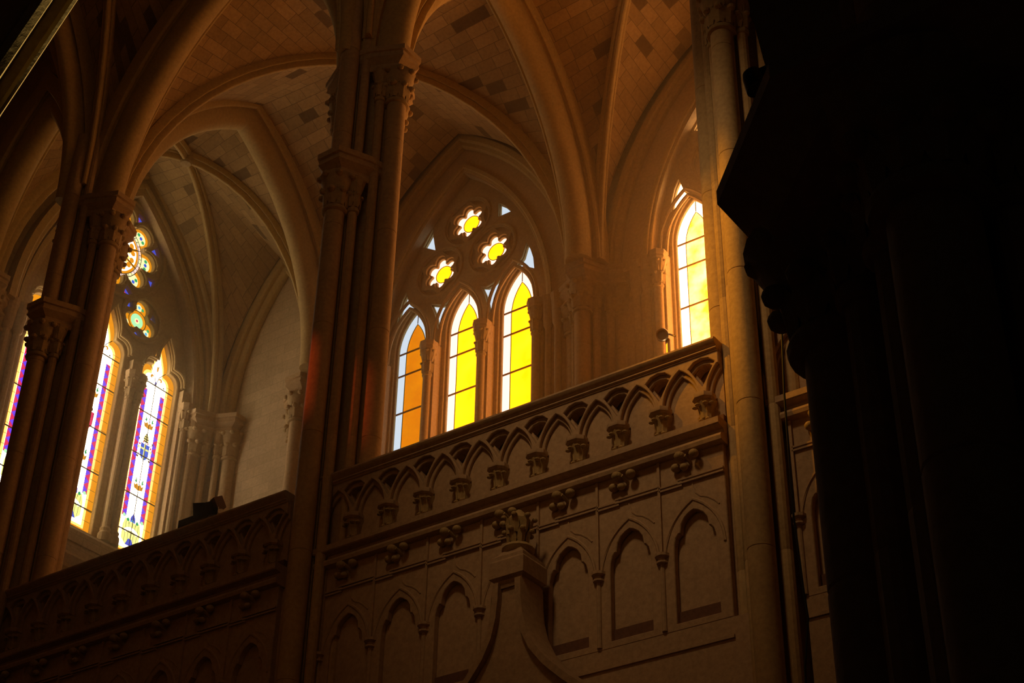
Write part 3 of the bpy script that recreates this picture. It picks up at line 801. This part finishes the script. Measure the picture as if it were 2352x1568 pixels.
for (cx_, cz_) in quats:
    g = MB()
    fill(g, circ(cx_, cz_, .35, 28), GD, I['s_orange'])
    fill(g, circ(cx_, cz_, .125, 24), GD-.002, I['s_mint'])
    fill(g, circ(cx_, cz_, .05, 8), GD-.004, I['s_cream']); fill(g, circ(cx_, cz_, .022, 6), GD-.006, I['s_red'])
    for k in range(3):
        am = pi/2+2*pi*k/3
        c2 = (cx_+.245*cos(am), cz_+.245*sin(am)); fill(g, circ(c2[0], c2[1], .06, 14), GD-.002, I['s_cream'])
        for da, nm in ((-.3, 's_green'), (0, 's_sky'), (.3, 's_green')): fill(g, circ(cx_+.25*cos(am+da), cz_+.25*sin(am+da), .028, 8), GD-.004, I[nm])
    p = circ(cx_, cz_, .175, 28)
    for j in range(28): leadline(g, p[j], p[(j+1) % 28], .007, GD-.012)
    for q in qtris:
        m0 = Vector((sum(p[0] for p in q)/4, sum(p[1] for p in q)/4))
        if (m0-Vector((cx_, cz_))).length < .35:
            fill(g, [tuple(m0+(Vector(p)-m0)*1.3) for p in q], GD-.009, I['s_cobalt'])
    g.build('trefoil_glass', SG, w3, smooth=0)

# ------------------------------------------------------------------ vaults
def vault(name, cx, cy, bx, by, z0, HB, HY, HX, label, mat='web', ribs=True, n=14, mv=10, rise_ribs=True, swap=False):
    """quadripartite vault: HY = rise of the arches on the y sides, HX on the x sides"""
    root = empty(name, (cx, cy, z0), label=label, cat='vault', kind='structure')
    hd = lambda t: HB*sqrt(max(0, 1-t*t))
    for side in range(4):
        mb = MB(); vs = []; uvs = []; ax, H, L = (bx, HY, by) if side % 2 == 0 else (by, HX, bx)
        sg = 1 if side < 2 else -1
        us = [-cos(pi*i/(2*n)) for i in range(0, 2*n+1)]
        # arc length table along the boundary arch
        acc = [0]
        for i in range(1, len(us)):
            acc.append(acc[-1]+math.hypot(ax*(us[i]-us[i-1]), hpt(1, 1, 0)*(hpt(ax, H, ax*us[i])-hpt(ax, H, ax*us[i-1]))))
        for i, u in enumerate(us):
            for j in range(mv+1):
                v = abs(u)+(1-abs(u))*j/mv
                k = 0 if abs(u) > .9999 else j/mv
                z = hd(u)*(1-k)+hpt(ax, H, ax*u)*k
                if side % 2 == 0: p = (cx+bx*u, cy+sg*by*v, z0+z)
                else: p = (cx+sg*bx*v, cy+by*u, z0+z)
                vs.append(p); uvs.append((L*v*S+side*3.1, acc[i]*S+side*1.7))
        fs = []
        for i in range(len(us)-1):
            for j in range(mv):
                a = i*(mv+1)+j; f = (a, a+1, a+mv+2, a+mv+1)
                fs.append(f)
        mb.add(vs, fs, uvs); mb.build('vault_web', mat, root, smooth=60)
    if ribs:
        for sx, sy in ((1, 1), (1, -1)):
            pth = []; m = 28
            for i in range(m+1):
                t = -cos(pi*i/m)
                pth.append((cx+bx*t*.985*sx, cy+by*t*.985*sy, z0+HB*sqrt(max(0, 1-t*t))))
            d = Vector((bx*sx, by*sy, 0)).normalized(); side_ = Vector((-d.y, d.x, 0))
            mb = MB(); mb.sweep(pth, side_, thin(), (cx, cy, z0-1)); mb.build('diagonal_rib', 'rib', root)
        mb = MB(); mb.lathe(cx, cy, [(z0+HB-.20, .03), (z0+HB-.185, .08), (z0+HB-.15, .10), (z0+HB-.1, .10), (z0+HB, .11)], 14); mb.build('boss', 'carved', root)
    return root
vault('ceiling', -11.875, 12.6, 2.22, 2.22, Z0, 3.42, 3.62, 3.62, 'coursed stone rib vault above the orange and yellow window')
vault('ceiling', -7.13, 12.6, 2.22, 2.22, Z0, 3.42, 3.62, 3.62, 'coursed stone rib vault above the brightest window')
vault('ceiling', -2.4, 12.6, 2.22, 2.22, Z0, 3.42, 3.62, 3.62, 'coursed stone rib vault right of the right pier')
vault('ceiling', -15.47, 12.6, 1.05, 2.22, Z0, 3.35, 2.75, 3.62, 'narrow stone rib vault in front of the stained glass window')
# heavy transverse arches between piers and outer wall
for k, (x, lb) in enumerate(((-14.25, 'heavy pointed transverse arch left of middle pier'), (-9.5, 'heavy transverse arch landing between the yellow windows'), (-4.76, 'heavy transverse arch behind the right pier'))):
    b = MB(); b.sweep([(x, y, z) for y, z in pointed(2.18, 3.65, 20, Z0, 12.56)], (1, 0, 0), thick(.30, .36), (x, 12.56, 10))
    ar = b.build('trim_%d' % (k+1), 'rib'); tag(ar, lb, 'arch', kind='structure')
    # filling of the haunches over the arch, closing the bays
    o_ = pointed(2.18, 3.65, 20, Z0, 12.56)
    b = MB(); b.plate(FE(0), [(10.3, Z0), (10.3, 17.4), (14.9, 17.4), (14.9, Z0)]+o_[::-1], [], -x-.1, -x+.1); b.build('spandrel_fill', 'stone', ar, smooth=0)

# nave vault in front of the gallery wall (three bays), dark and high
NY0, NY1 = 4.0, 9.98
for i, (xa, xb) in enumerate(((-19.0, -14.25), (-14.25, -9.5), (-9.5, -4.76))):
    vault('ceiling', (xa+xb)/2, (NY0+NY1)/2, (xb-xa)/2-.12, (NY1-NY0)/2, 13.3, 4.9, 3.9, 4.9, ['dark high nave vault at the far left', 'dark high nave vault over the left bay', 'dark high nave vault over the middle pier'][i], n=10, mv=6)
for k, x in enumerate((-14.25, -9.5)):
    b = MB(); b.sweep([(x, y, z) for y, z in pointed((NY1-NY0)/2-.02, 4.95, 20, 13.05, (NY0+NY1)/2)], (1, 0, 0), thick(.17, .32), (x, 7, 8))
    tag(b.build('trim_%d' % (k+4), 'rib'), ['nave transverse rib springing above the left pier', 'nave transverse rib springing above the middle pier'][k], 'rib', kind='structure')

# ------------------------------------------------------------------ parapet of the gallery
def balustrade(x0, x1, first):
    """blind arcaded parapet; first = x of the first corbel"""
    root = empty('balustrade', ((x0+x1)/2, 10.1, 6.85))
    xs = [first+.415*k for k in range(-1, 12)]
    xs = [x for x in xs if x0+.04 < x < x1-.04]
    pitch = .415
    b = MB()
    tri = [(-.125, .335), (-.07, .385), (0, .40), (.07, .385), (.125, .335), (.085, .27), (.03, .175), (0, .125), (-.03, .175), (-.085, .27)]
    tz = 7.045
    holesS = [[(x+px*.72, tz+.04+pz*.82) for px, pz in tri] for x in xs if x0+.12 < x < x1-.12]
    b.plate(FY, [(x0, 6.85), (x0, 7.50), (x1, 7.50), (x1, 6.85)], holesS, 10.04, 10.12); b.box(x0, x1, 10.15, 10.2, 6.85, 7.5); b.build('parapet_panel', 'gallery', root, smooth=0)
    # arcade plates, two orders
    for (hw, d0, d1, ap, kk) in ((.172, 9.965, 10.005, 7.405, 1.0), (.142, 10.005, 10.04, 7.355, .86)):
        cs = [xs[0]-pitch/2]+[x+pitch/2 for x in xs]
        bot = []
        for c_ in cs:
            arch = [(x, z) for x, z in pointed(hw, ap-7.085, 9, 7.085, c_) if x0 < x < x1]
            bot += arch
        st = [(x0, 7.085)] if cs[0]-hw > x0 else []
        poly = [(x0, 7.50)]+([(x0, bot[0][1])] if bot[0][0] > x0+1e-4 else [])+bot+([(x1, bot[-1][1])])+[(x1, 7.50)]
        hs = [[(x+px*kk, tz+.02*(1-kk)*5+pz*(kk if kk < 1 else 1)) for px, pz in tri] for x in xs if x0+.16 < x < x1-.16]
        b = MB(); b.plate(FY, poly, hs, d0, d1, .006); b.build('arcade_order', 'gallery', root, smooth=0)
    b = MB()     # rail mouldings
    pr = [(10.2, 7.47), (9.955, 7.47), (9.95, 7.485), (9.935, 7.49), (9.945, 7.51), (9.915, 7.53), (9.90, 7.555), (9.905, 7.575), (9.93, 7.585), (10.2, 7.585)]
    b.rings([[(x, y, z) for y, z in pr] for x in (x0, x1)]); b.build('rail', 'gallery', root)
    b = MB(); b.box(x0, x1, 10.0, 10.05, 6.79, 6.87); b.build('dark_band', 'band', root, smooth=0)
    b = MB()
    pr = [(10.05, 6.80), (9.90, 6.80), (9.88, 6.79), (9.88, 6.735), (9.89, 6.725), (9.965, 6.715), (9.975, 6.685), (9.945, 6.665), (9.915, 6.655), (9.905, 6.63), (9.915, 6.60), (9.95, 6.592), (10.05, 6.59)]
    b.rings([[(x, y, z) for y, z in pr] for x in (x0-.01, x1+.01)]); b.build('cornice', 'gallery', root)
    for x in xs:
        c = empty_child('corbel', root, (x, 10.0, 6.83))
        ab = [(x-.095, 10.02), (x-.095, 9.95), (x-.045, 9.90), (x+.045, 9.90), (x+.095, 9.95), (x+.095, 10.02)]
        b = MB(); b.levels(ab, x, 10.0, [(7.03, .80), (7.045, .98), (7.06, 1.0), (7.085, .97), (7.09, .80)]); b.build('abacus', 'gallery', c)
        b = MB()
        n = 12
        def ring(r, z, fl=0): return [(x+r*(1-fl*(j % 2))*cos(pi+pi*j/n), 10.03+1.15*r*(1-fl*(j % 2))*sin(pi+pi*j/n), z) for j in range(n+1)]+[(x+r, 10.045, z), (x-r, 10.045, z)]
        b.rings([ring(.03, 6.812), ring(.045, 6.825, .1), ring(.05, 6.85, .1), ring(.042, 6.865), ring(.058, 6.875, .05), ring(.062, 6.92, .12), ring(.072, 6.975, .12), ring(.088, 7.01, .06), ring(.09, 7.035, .04)])
        for sg in (-1, -.45, .45, 1): b.ball((x+sg*.078, 9.968-.055*(1-abs(sg)), 6.99), (.026, .026, .014), 8, 5)
        for sg in (-.5, .5): b.ball((x+sg*.06, 9.975, 6.86), (.024, .02, .014), 8, 5)
        b.build('carved_bell', 'carved', c)
    return root
BL = 'arcaded stone gallery parapet '
bal = balustrade(-9.44, -5.14, -9.035)
tag(bal, BL+'below the orange, yellow and brightest windows', 'balustrade', 'gallery parapets')
c = copy_tree(bal); c.location.x += -4.74*S; c['label'] = BL+'below the stained glass, under the two black floodlights'
c = copy_tree(bal); c.location.x += 4.74*S; c['label'] = BL+'right of the right pier, half hidden by dark pier'

def blind_arcade(x0, pitch, n):
    root = empty('blind_arcade', (x0+pitch*n/2, 10.0, 5.1))
    x1 = x0+pitch*n
    def cusp(cx, w=.19, zs=5.74, top=6.09):
        rt = [(w, zs), (w*.98, zs+.08), (w*.90, zs+.14), (w*.78, zs+.17), (w*.68, zs+.175), (w*.66, zs+.20), (w*.62, zs+.25), (w*.45, zs+.30), (w*.2, zs+.335), (0, top)]
        return [(cx-a, z) for a, z in rt]+[(cx+a, z) for a, z in rt[::-1][1:]]
    holes = [cusp(x0+pitch*(k+.5))+[(x0+pitch*(k+.5)+.19, 5.16), (x0+pitch*(k+.5)-.19, 5.16)] for k in range(n)]
    b = MB(); b.plate(FY, [(x0, 5.10), (x0, 6.60), (x1, 6.60), (x1, 5.10)], holes, 9.985, 10.05, .006); b.build('arcade_plate', 'gallery', root, smooth=0)
    b = MB(); b.box(x0, x1, 9.97, 10.05, 4.93, 4.955); b.build('base_string', 'gallery', root, smooth=0)
    for k in range(n):
        cx = x0+pitch*(k+.5)
        m = empty_child('arch_panel', root, (cx, 10.0, 5.16))
        b = MB(); b.tube([(x, 9.985, z) for x, z in pointed(.265, .44, 9, 5.74, cx)], .014, 6); b.build('hood_mould', 'gallery', m)
        b = MB(); b.box(cx-.19, cx+.19, 10.03, 10.05, 5.16, 5.27); b.build('dark_plinth', 'band', m, smooth=0)
        b = MB(); b.lathe(x0+pitch*k, 9.985, [(5.12, .024), (5.16, .022), (5.68, .022), (5.69, .05), (5.705, .05), (5.71, .03), (5.73, .035), (5.745, .062), (5.77, .062)], 10); b.build('colonnette', 'gallery', m)
        b = MB(); b.box(x0+pitch*k-.012, x0+pitch*k+.012, 9.965, 9.99, 5.78, 6.6); b.build('divider', 'gallery', m, smooth=0)
        b = MB(); b.box(x0+pitch*k, x0+pitch*(k+.36), 9.965, 9.99, 6.315, 6.33); b.box(x0+pitch*k, x0+pitch*(k+.36), 9.965, 9.99, 6.345, 6.36)
        b.box(x0+pitch*(k+.30), x0+pitch*(k+1), 9.96, 9.99, 6.335, 6.35); b.box(x0+pitch*(k+.30), x0+pitch*(k+1), 9.96, 9.99, 6.365, 6.38); b.build('string_course', 'gallery', m, smooth=0)
        b = MB(); b.tube([(cx, 9.99, 6.45), (cx+.005, 9.985, 6.30), (cx+.03, 9.985, 6.23), (cx+.07, 9.985, 6.19), (cx+.13, 9.985, 6.165), (cx+.19, 9.985, 6.12), (cx+.235, 9.985, 6.07)], .008, 5); b.build('ogee_stem', 'gallery', m)
        b = MB()
        b.tube([(cx, 10.0, 6.50), (cx-.005, 9.93, 6.53), (cx-.01, 9.9, 6.54)], .016, 7)
        for dx, dy, dz, rr in ((-.055, 9.90, 6.545, .046), (.065, 9.92, 6.545, .042), (-.12, 9.95, 6.48, .042), (-.035, 9.93, 6.455, .034)): b.ball((cx+dx, dy, dz), (rr, rr, rr*.85), 12, 8)
        b.build('foliage_boss', 'carved', m)
    return root
bl = blind_arcade(-9.30, .592, 7)
AL = 'shallow blind arcade of cusped arches '
tag(bl, AL+'behind the ogee finial', 'blind arcade', 'blind arcades under the parapets')
c = copy_tree(bl); c.location.x += -4.74*S; c['label'] = AL+'at lower left, nearly lost in darkness'
c = copy_tree(bl); c.location.x += 4.74*S; c['label'] = AL+'right of the right pier, behind the black cable'

# ------------------------------------------------------------------ ogee gable top with finial in front of the blind arcade
fx, fy = -6.95, 9.72
root = empty('ogee_finial', (fx, fy, 3.6), label='dark stone ogee gable with leafy finial standing before the blind arcade', cat='finial')
b = MB()
for sg in (-1, 1):
    pts = [(.10, 5.70), (.105, 5.55), (.12, 5.40), (.16, 5.24), (.24, 5.08), (.36, 4.93), (.52, 4.78), (.72, 4.62), (.98, 4.44), (1.3, 4.2)]
    pth = [(fx+sg*x, fy, z) for x, z in pts]
    b.sweep(pth, (0, 1, 0), [(-.16, -.02), (-.16, .035), (-.10, .05), (.10, .05), (.16, .035), (.16, -.02)], (fx+sg*1.4, fy, 5.8))
b.build('ogee_moulding', 'gallery', root)
out = [(-1.3, 3.7)]+[(-x, z) for x, z in pts[::-1]]+pts+[(1.3, 3.7)]
b = MB(); b.plate(FY, [(fx+x*.98, z) for x, z in out], [], fy-.10, fy+.22); b.build('gable_body', 'gallery', root, smooth=0)
b = MB(); sq = [(fx-.17, fy-.17), (fx+.17, fy-.17), (fx+.17, fy+.17), (fx-.17, fy+.17)]
b.levels(sq, fx, fy, [(5.66, .70), (5.72, .80), (5.74, 1.0), (5.88, 1.0), (5.90, .93), (5.93, .92), (5.96, .72), (6.0, .55)]); b.build('block', 'gallery', root, smooth=20)
b = MB(); b.lathe(fx, fy, [(5.98, .07), (6.0, .12), (6.03, .14), (6.06, .12), (6.08, .07), (6.1, .065), (6.30, .10), (6.36, .06), (6.40, .02)], 14)
for tz_, nl, rr, hh_ in ((6.06, 7, .07, .14), (6.16, 7, .085, .16)):
    for i in range(nl): leaf(b, fx, fy, tz_, rr, 2*pi*i/nl+tz_*3, hh_, .07, .045)
b.build('leafy_bud', 'carved', root)

# ------------------------------------------------------------------ near pier and near arcade wall, almost black
NX, NYc = -.92, 3.30
root = pier('stone_pier', NX, NYc, 'huge nearly black foreground pier filling the right side', 'pier', None, r=.415, caps={}, ztop=2.45, core_top=2.72)
for ch in list(root.children):
    if ch.name.startswith('capital'):
        for g_ in list(ch.children): bpy.data.objects.remove(g_)
        bpy.data.objects.remove(ch)
cap = empty_child('capital', root, (NX, NYc, 2.3))
b = MB()
for f, ang in FACES.items():
    bell(b, NX+.415*cos(ang), NYc+.415*sin(ang), 2.34, 2.66, .125, .23, 9, 2, ang, 24)
    for sg in (-1, 1):
        bell(b, NX+.29*cos(ang)-sg*.15*sin(ang), NYc+.29*sin(ang)+sg*.15*cos(ang), 2.36, 2.68, .06, .14, 6, 2, ang, 16)
b.build('foliage', 'carved', cap)
oc = [(-.60, -.30), (-.26, -.65), (.26, -.65), (.60, -.30), (.60, .30), (.26, .65), (-.26, .65), (-.60, .30)]
b = MB(); b.levels([(NX+x, NYc+y) for x, y in oc], NX, NYc, [(2.60, .80), (2.64, .86), (2.69, .97), (2.70, 1.0), (2.745, 1.0), (2.76, .9)]); b.build('abacus', 'stone', cap)
root = empty('wall_near', (-3.0, NYc, 2.9), label='black near arcade wall above the foreground pier', cat='wall', kind='structure')
o_ = [(-6.9, 2.76), (-6.85, 3.5), (-6.7, 4.3), (-6.4, 5.12), (-6.016, 5.77), (-5.572, 6.363), (-5.1, 6.85), (-4.6, 7.18), (-4.0, 7.35), (-3.4, 6.95), (-2.7, 6.25), (-2.1, 5.4), (-1.7, 4.6), (-1.48, 3.9), (-1.38, 3.38), (-1.35, 3.13), (-1.338, 3.06), (-1.27, 2.9), (-1.22, 2.76)]
b = MB(); b.plate(FY, [(-10.0, 2.76), (-10.0, 10.5), (4.5, 10.5), (4.5, -.94), (-.35, -.94), (-.35, 2.76)]+o_[::-1], [], 3.0, 3.60); b.build('wall_face', 'stone', root, smooth=40)
b = MB()
for yy, rr in ((3.60, .022), (3.46, .05)): b.tube([(x+.008*(1 if x < -4 else -1), yy, z-.008) for x, z in o_], rr, 7)
b.build('arch_roll', 'rib', root)

# spot lamp on a bracket by the near capital
root = empty('spot_lamp', (-1.43, 3.1, 3.18), label='small black cylindrical spot lamp bracketed by the dark foreground pier top', cat='lamp')
b = MB()
ax = Vector((.25, .2, -1)).normalized(); c0 = Vector((-1.436, 3.1, 3.205))
xa = ax.cross(Vector((0, 1, 0))).normalized(); ya = ax.cross(xa)
b.rings([[tuple(c0+ax*t+xa*(r_*cos(2*pi*j/18))+ya*(r_*sin(2*pi*j/18))) for j in range(18)] for t, r_ in ((-.003, .015), (0, .026), (.015, .031), (.05, .036), (.062, .037), (.064, .033), (.055, .03))]); b.build('lamp_head', 'black', root)
b = MB(); b.box(-1.43, -1.31, 3.09, 3.11, 3.18, 3.20); b.box(-1.33, -1.31, 3.05, 3.15, 3.14, 3.24); b.build('bracket', 'black', root, smooth=0)

# ------------------------------------------------------------------ things on the gallery
root = empty('floodlight', (-11.1, 10.05, 7.585), label='pair of black box floodlights on a bar, standing on the left parapet rail', cat='lamp')
b = MB(); b.box(-11.44, -10.88, 10.0, 10.07, 7.66, 7.735); b.box(-11.44, -11.40, 10.0, 10.07, 7.585, 7.67); b.box(-10.92, -10.88, 10.0, 10.07, 7.585, 7.67); b.build('mounting_bar', 'black', root, smooth=0)
def rbox(c, sz, rz, rx_, nm, mat, par):
    m = Matrix.Rotation(rz, 3, 'Z') @ Matrix.Rotation(rx_, 3, 'X'); b = MB(); c = Vector(c)
    vs = [tuple(c+m @ Vector((x*sz[0]/2, y*sz[1]/2, z*sz[2]/2))) for z in (-1, 1) for y in (-1, 1) for x in (-1, 1)]
    b.add(vs, [(0, 2, 3, 1), (4, 5, 7, 6), (0, 1, 5, 4), (2, 6, 7, 3), (0, 4, 6, 2), (1, 3, 7, 5)]); return b.build(nm, mat, par, smooth=0)
rbox((-11.16, 10.03, 7.79), (.13, .12, .15), .5, .5, 'lamp_box', 'black', root)
rbox((-11.03, 10.02, 7.74), (.16, .12, .14), -.35, .5, 'lamp_box', 'black', root)
rbox((-10.92, 10.03, 7.79), (.09, .10, .13), -.35, .5, 'brown_screen', 'brown', root)
root = empty('spotlight', (-5.82, 10.35, 6.84), label='small round pale spotlight on a post beside the brightest window', cat='lamp')
b = MB(); b.tube([(-5.82, 10.35, 6.84), (-5.82, 10.35, 8.05)], .022, 8); b.build('post', 'pale', root)
b = MB(); c0 = Vector((-5.845, 10.30, 8.08)); ax = Vector((-.35, .72, .50)).normalized(); xa = ax.cross(Vector((0, 0, 1))).normalized(); ya = ax.cross(xa)
b.rings([[tuple(c0+ax*t+xa*(r_*cos(2*pi*j/16))+ya*(r_*sin(2*pi*j/16))) for j in range(16)] for t, r_ in ((-.02, .045), (-.03, .058), (0, .062), (.05, .052), (.10, .03), (.12, .012))]); b.build('lamp_head', 'pale', root)
b = MB(); b.tube([(-5.84, 10.33, 8.12), (-5.73, 10.33, 8.04)], .008, 6); b.build('lever', 'pale', root)
b = MB(); b.tube([(-4.36, 9.6, 8.6), (-4.36, 9.6, 7.66), (-4.41, 9.6, 6.6), (-4.425, 9.6, 5.57), (-4.40, 9.6, 4.95), (-4.385, 9.6, 4.75), (-4.44, 9.6, 4.4), (-4.46, 9.6, 4.0), (-4.47, 9.6, 3.0)], .009, 6)
tag(b.build('cable', 'wire'), 'thin black cable hanging down the right pier, wavy near the bottom', 'cable')

# ------------------------------------------------------------------ haze volume added to imitate the glow round the bright windows
b = MB(); b.box(-16.5, -.5, 9.2, 14.98, 6.9, 16.0)
m = bpy.data.materials.new('glow_haze'); nt, out = nodes(m)
v = nt.nodes.new('ShaderNodeVolumePrincipled'); nt.links.new(v.outputs[0], out.inputs['Volume'])
v.inputs['Density'].default_value = .0095; v.inputs['Anisotropy'].default_value = .84; v.inputs['Color'].default_value = (1, .82, .45, 1)
M['air'] = m
tag(b.build('haze', 'air', smooth=0, uv=False), 'thin haze volume added to spread a glow before the bright windows', 'haze', kind='stuff')
